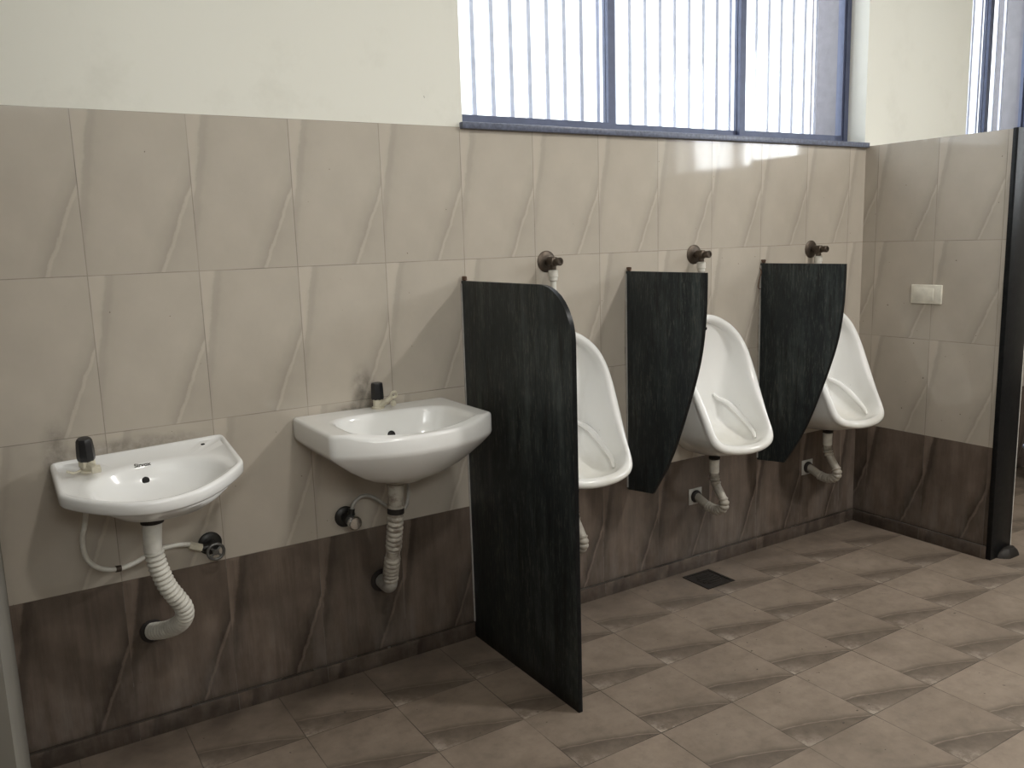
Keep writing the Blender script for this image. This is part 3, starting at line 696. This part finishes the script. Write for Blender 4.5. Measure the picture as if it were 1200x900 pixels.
# angle valves and supply hoses
v1 = thing('angle_valve', (.258, 0, .572), 'dark angle valve with a round spoked handle on the wall right of the left-hand basin', 'valve')
bm = bmesh.new(); lathe(bm, [(.036, 0), (.036, .003), (.030, .008), (.014, .010), (0, .010)], (0, 0, 0), (0, -1, 0), 26); build('wall_flange', bm, 'dark_metal', v1)
bm = bmesh.new(); cyl(bm, (0, -.008, 0), (0, -.045, 0), .014, n=18); cyl(bm, (0, -.034, 0), (-.030, -.034, -.001), .011, n=16); build('valve_body', bm, 'dark_metal', v1)
bm = bmesh.new(); cc = Vector((.004, -.056, -.012))
tube(bm, [cc + Vector((.024 * math.cos(2 * PI * i / 28), 0, .024 * math.sin(2 * PI * i / 28))) for i in range(29)], .0048, 10)
for i in range(4):
    a = PI / 4 + i * PI / 2; cyl(bm, cc, cc + Vector((.022 * math.cos(a), 0, .022 * math.sin(a))), .0035, n=8)
lathe(bm, [(0, 0), (.009, 0), (.009, .014), (0, .015)], cc + Vector((0, .008, 0)), (0, -1, 0), 14); build('valve_handle', bm, 'dull', v1)
s1 = thing('supply_hose', (-.1, -.1, .70), 'thin white supply hose looping under the left-hand basin to the wall valve', 'hose'); O = Vector((-.1, -.1, .70))
bm = bmesh.new(); path = [Vector(q) - O for q in [(-.075, -.112, .83), (-.080, -.112, .78), (-.087, -.11, .735), (-.098, -.11, .69), (-.092, -.105, .635), (-.062, -.10, .598), (-.015, -.09, .582), (.03, -.08, .586), (.09, -.06, .602), (.15, -.045, .602), (.196, -.034, .592)]]
tube(bm, catmull(path, 10), .0072, 12); build('hose_tube', bm, 'pvc', s1)
bm = bmesh.new(); cyl(bm, Vector((.192, -.034, .589)) - O, Vector((.226, -.034, .573)) - O, .0125, n=6); build('coupling_nut', bm, 'cream', s1, angle=30)
bm = bmesh.new(); cyl(bm, Vector((-.022, -.0915, .5835)) - O, Vector((-.008, -.0885, .5815)) - O, .0095, n=12); build('hose_clip', bm, 'bronze', s1)
v2 = thing('angle_valve', (.700, 0, .568), 'black angle valve with a round chrome knob under the right-hand basin', 'valve')
bm = bmesh.new(); lathe(bm, [(.036, 0), (.036, .003), (.030, .008), (.014, .010), (0, .010)], (0, 0, 0), (0, -1, 0), 26); build('wall_flange', bm, 'dark_metal', v2)
bm = bmesh.new(); cyl(bm, (0, -.008, 0), (0, -.050, 0), .017, n=18); cyl(bm, (.006, -.036, 0), (.012, -.036, .034), .011, n=16); build('valve_body', bm, 'dark_metal', v2)
bm = bmesh.new(); lathe(bm, [(.012, .046), (.022, .050), (.024, .056), (.024, .070), (.020, .075), (.0, .076)], (0.004, 0, -.006), (.08, -1, -.02), 12); build('valve_knob', bm, 'chrome', v2, angle=25)
s2 = thing('supply_hose', (.73, -.04, .6), 'short grey supply hose arching behind the waste pipe of the right-hand basin', 'hose'); O = Vector((.73, -.04, .6))
bm = bmesh.new(); path = [Vector(q) - O for q in [(.713, -.036, .600), (.722, -.038, .622), (.750, -.042, .640), (.785, -.045, .632), (.835, -.045, .590), (.875, -.045, .560), (.905, -.045, .575), (.918, -.045, .62), (.915, -.05, .68), (.895, -.055, .74), (.860, -.055, .785)]]
tube(bm, catmull(path, 10), .0062, 12); build('hose_tube', bm, 'hose_grey', s2)

# ------------------------------------------------------------------ partition end, switch plate, floor drain, bucket
g = thing('granite_post', (XC + .075, -.69, 0), 'black granite slab facing the end of the tiled partition wall', 'post')
bm = bmesh.new(); box(bm, -.080, .080, -.022, 0, 0, 1.862, 0, .0015); build('stone_slab', bm, 'black_stone', g, angle=30)
bm = bmesh.new()
rr = [[(.045 + .07 * k * math.cos(a) * (1 + .15 * math.sin(3 * a)), -.035 + .035 * k * math.sin(a) * (1 + .2 * math.cos(2 * a)), z) for a in [2 * PI * i / 24 for i in range(24)]] for k, z in ((1.0, 0), (.94, .010), (.80, .025), (.5, .038))]
loops(bm, rr); build('mortar_foot', bm, 'grate', g)
bm = bmesh.new(); box(bm, .0805, .088, -.020, 0, 0, 1.858); build('edge_strip', bm, 'pvc', g, smooth=False)
sp = thing('switch_plate', (XC, -.348, 1.168), 'ivory blank switch plate on the tiled partition wall', 'switch')
bm = bmesh.new(); box(bm, -.011, 0, -.074, .074, -.043, .043, 0, .003); build('cover_plate', bm, 'switch', sp)
bm = bmesh.new(); box(bm, -.014, -.010, -.038, .060, -.028, .028, 0, .002); build('blank_insert', bm, 'switch', sp)
fd = thing('floor_drain', (2.268, -.130, 0), 'black square floor drain grate at the wall below the middle urinal', 'drain')
bm = bmesh.new()
for a in ((-.078, .078, -.078, -.066), (-.078, .078, .066, .078), (-.078, -.066, -.066, .066), (.066, .078, -.066, .066)): box(bm, *a, 0, .0035)
build('drain_frame', bm, 'grate', fd, smooth=False)
bm = bmesh.new(); lathe(bm, [(0, .0022), (.052, .0022), (.056, .001), (.056, .0)], n=28); box(bm, -.066, .066, -.066, .066, 0.0, .0012)
for i in range(-2, 3):
    hl = math.sqrt(.05 ** 2 - (i * .018) ** 2); box(bm, -hl, hl, i * .018 - .004, i * .018 + .004, .001, .0045)
build('drain_grate', bm, 'grate', fd, smooth=False)
bk = thing('plastic_bucket', (4.84, -.24, 0), 'dark plastic bucket with a pale rim on the floor beyond the partition', 'bucket')
bm = bmesh.new(); lathe(bm, [(.09, .0), (.095, .004), (.118, .195), (.116, .198), (.092, .008), (.0, .008)], n=32); build('bucket_body', bm, 'bucket', bk)
bm = bmesh.new(); lathe(bm, [(.114, .192), (.123, .192), (.125, .198), (.123, .204), (.114, .204)], n=32); build('bucket_rim', bm, 'rim', bk)
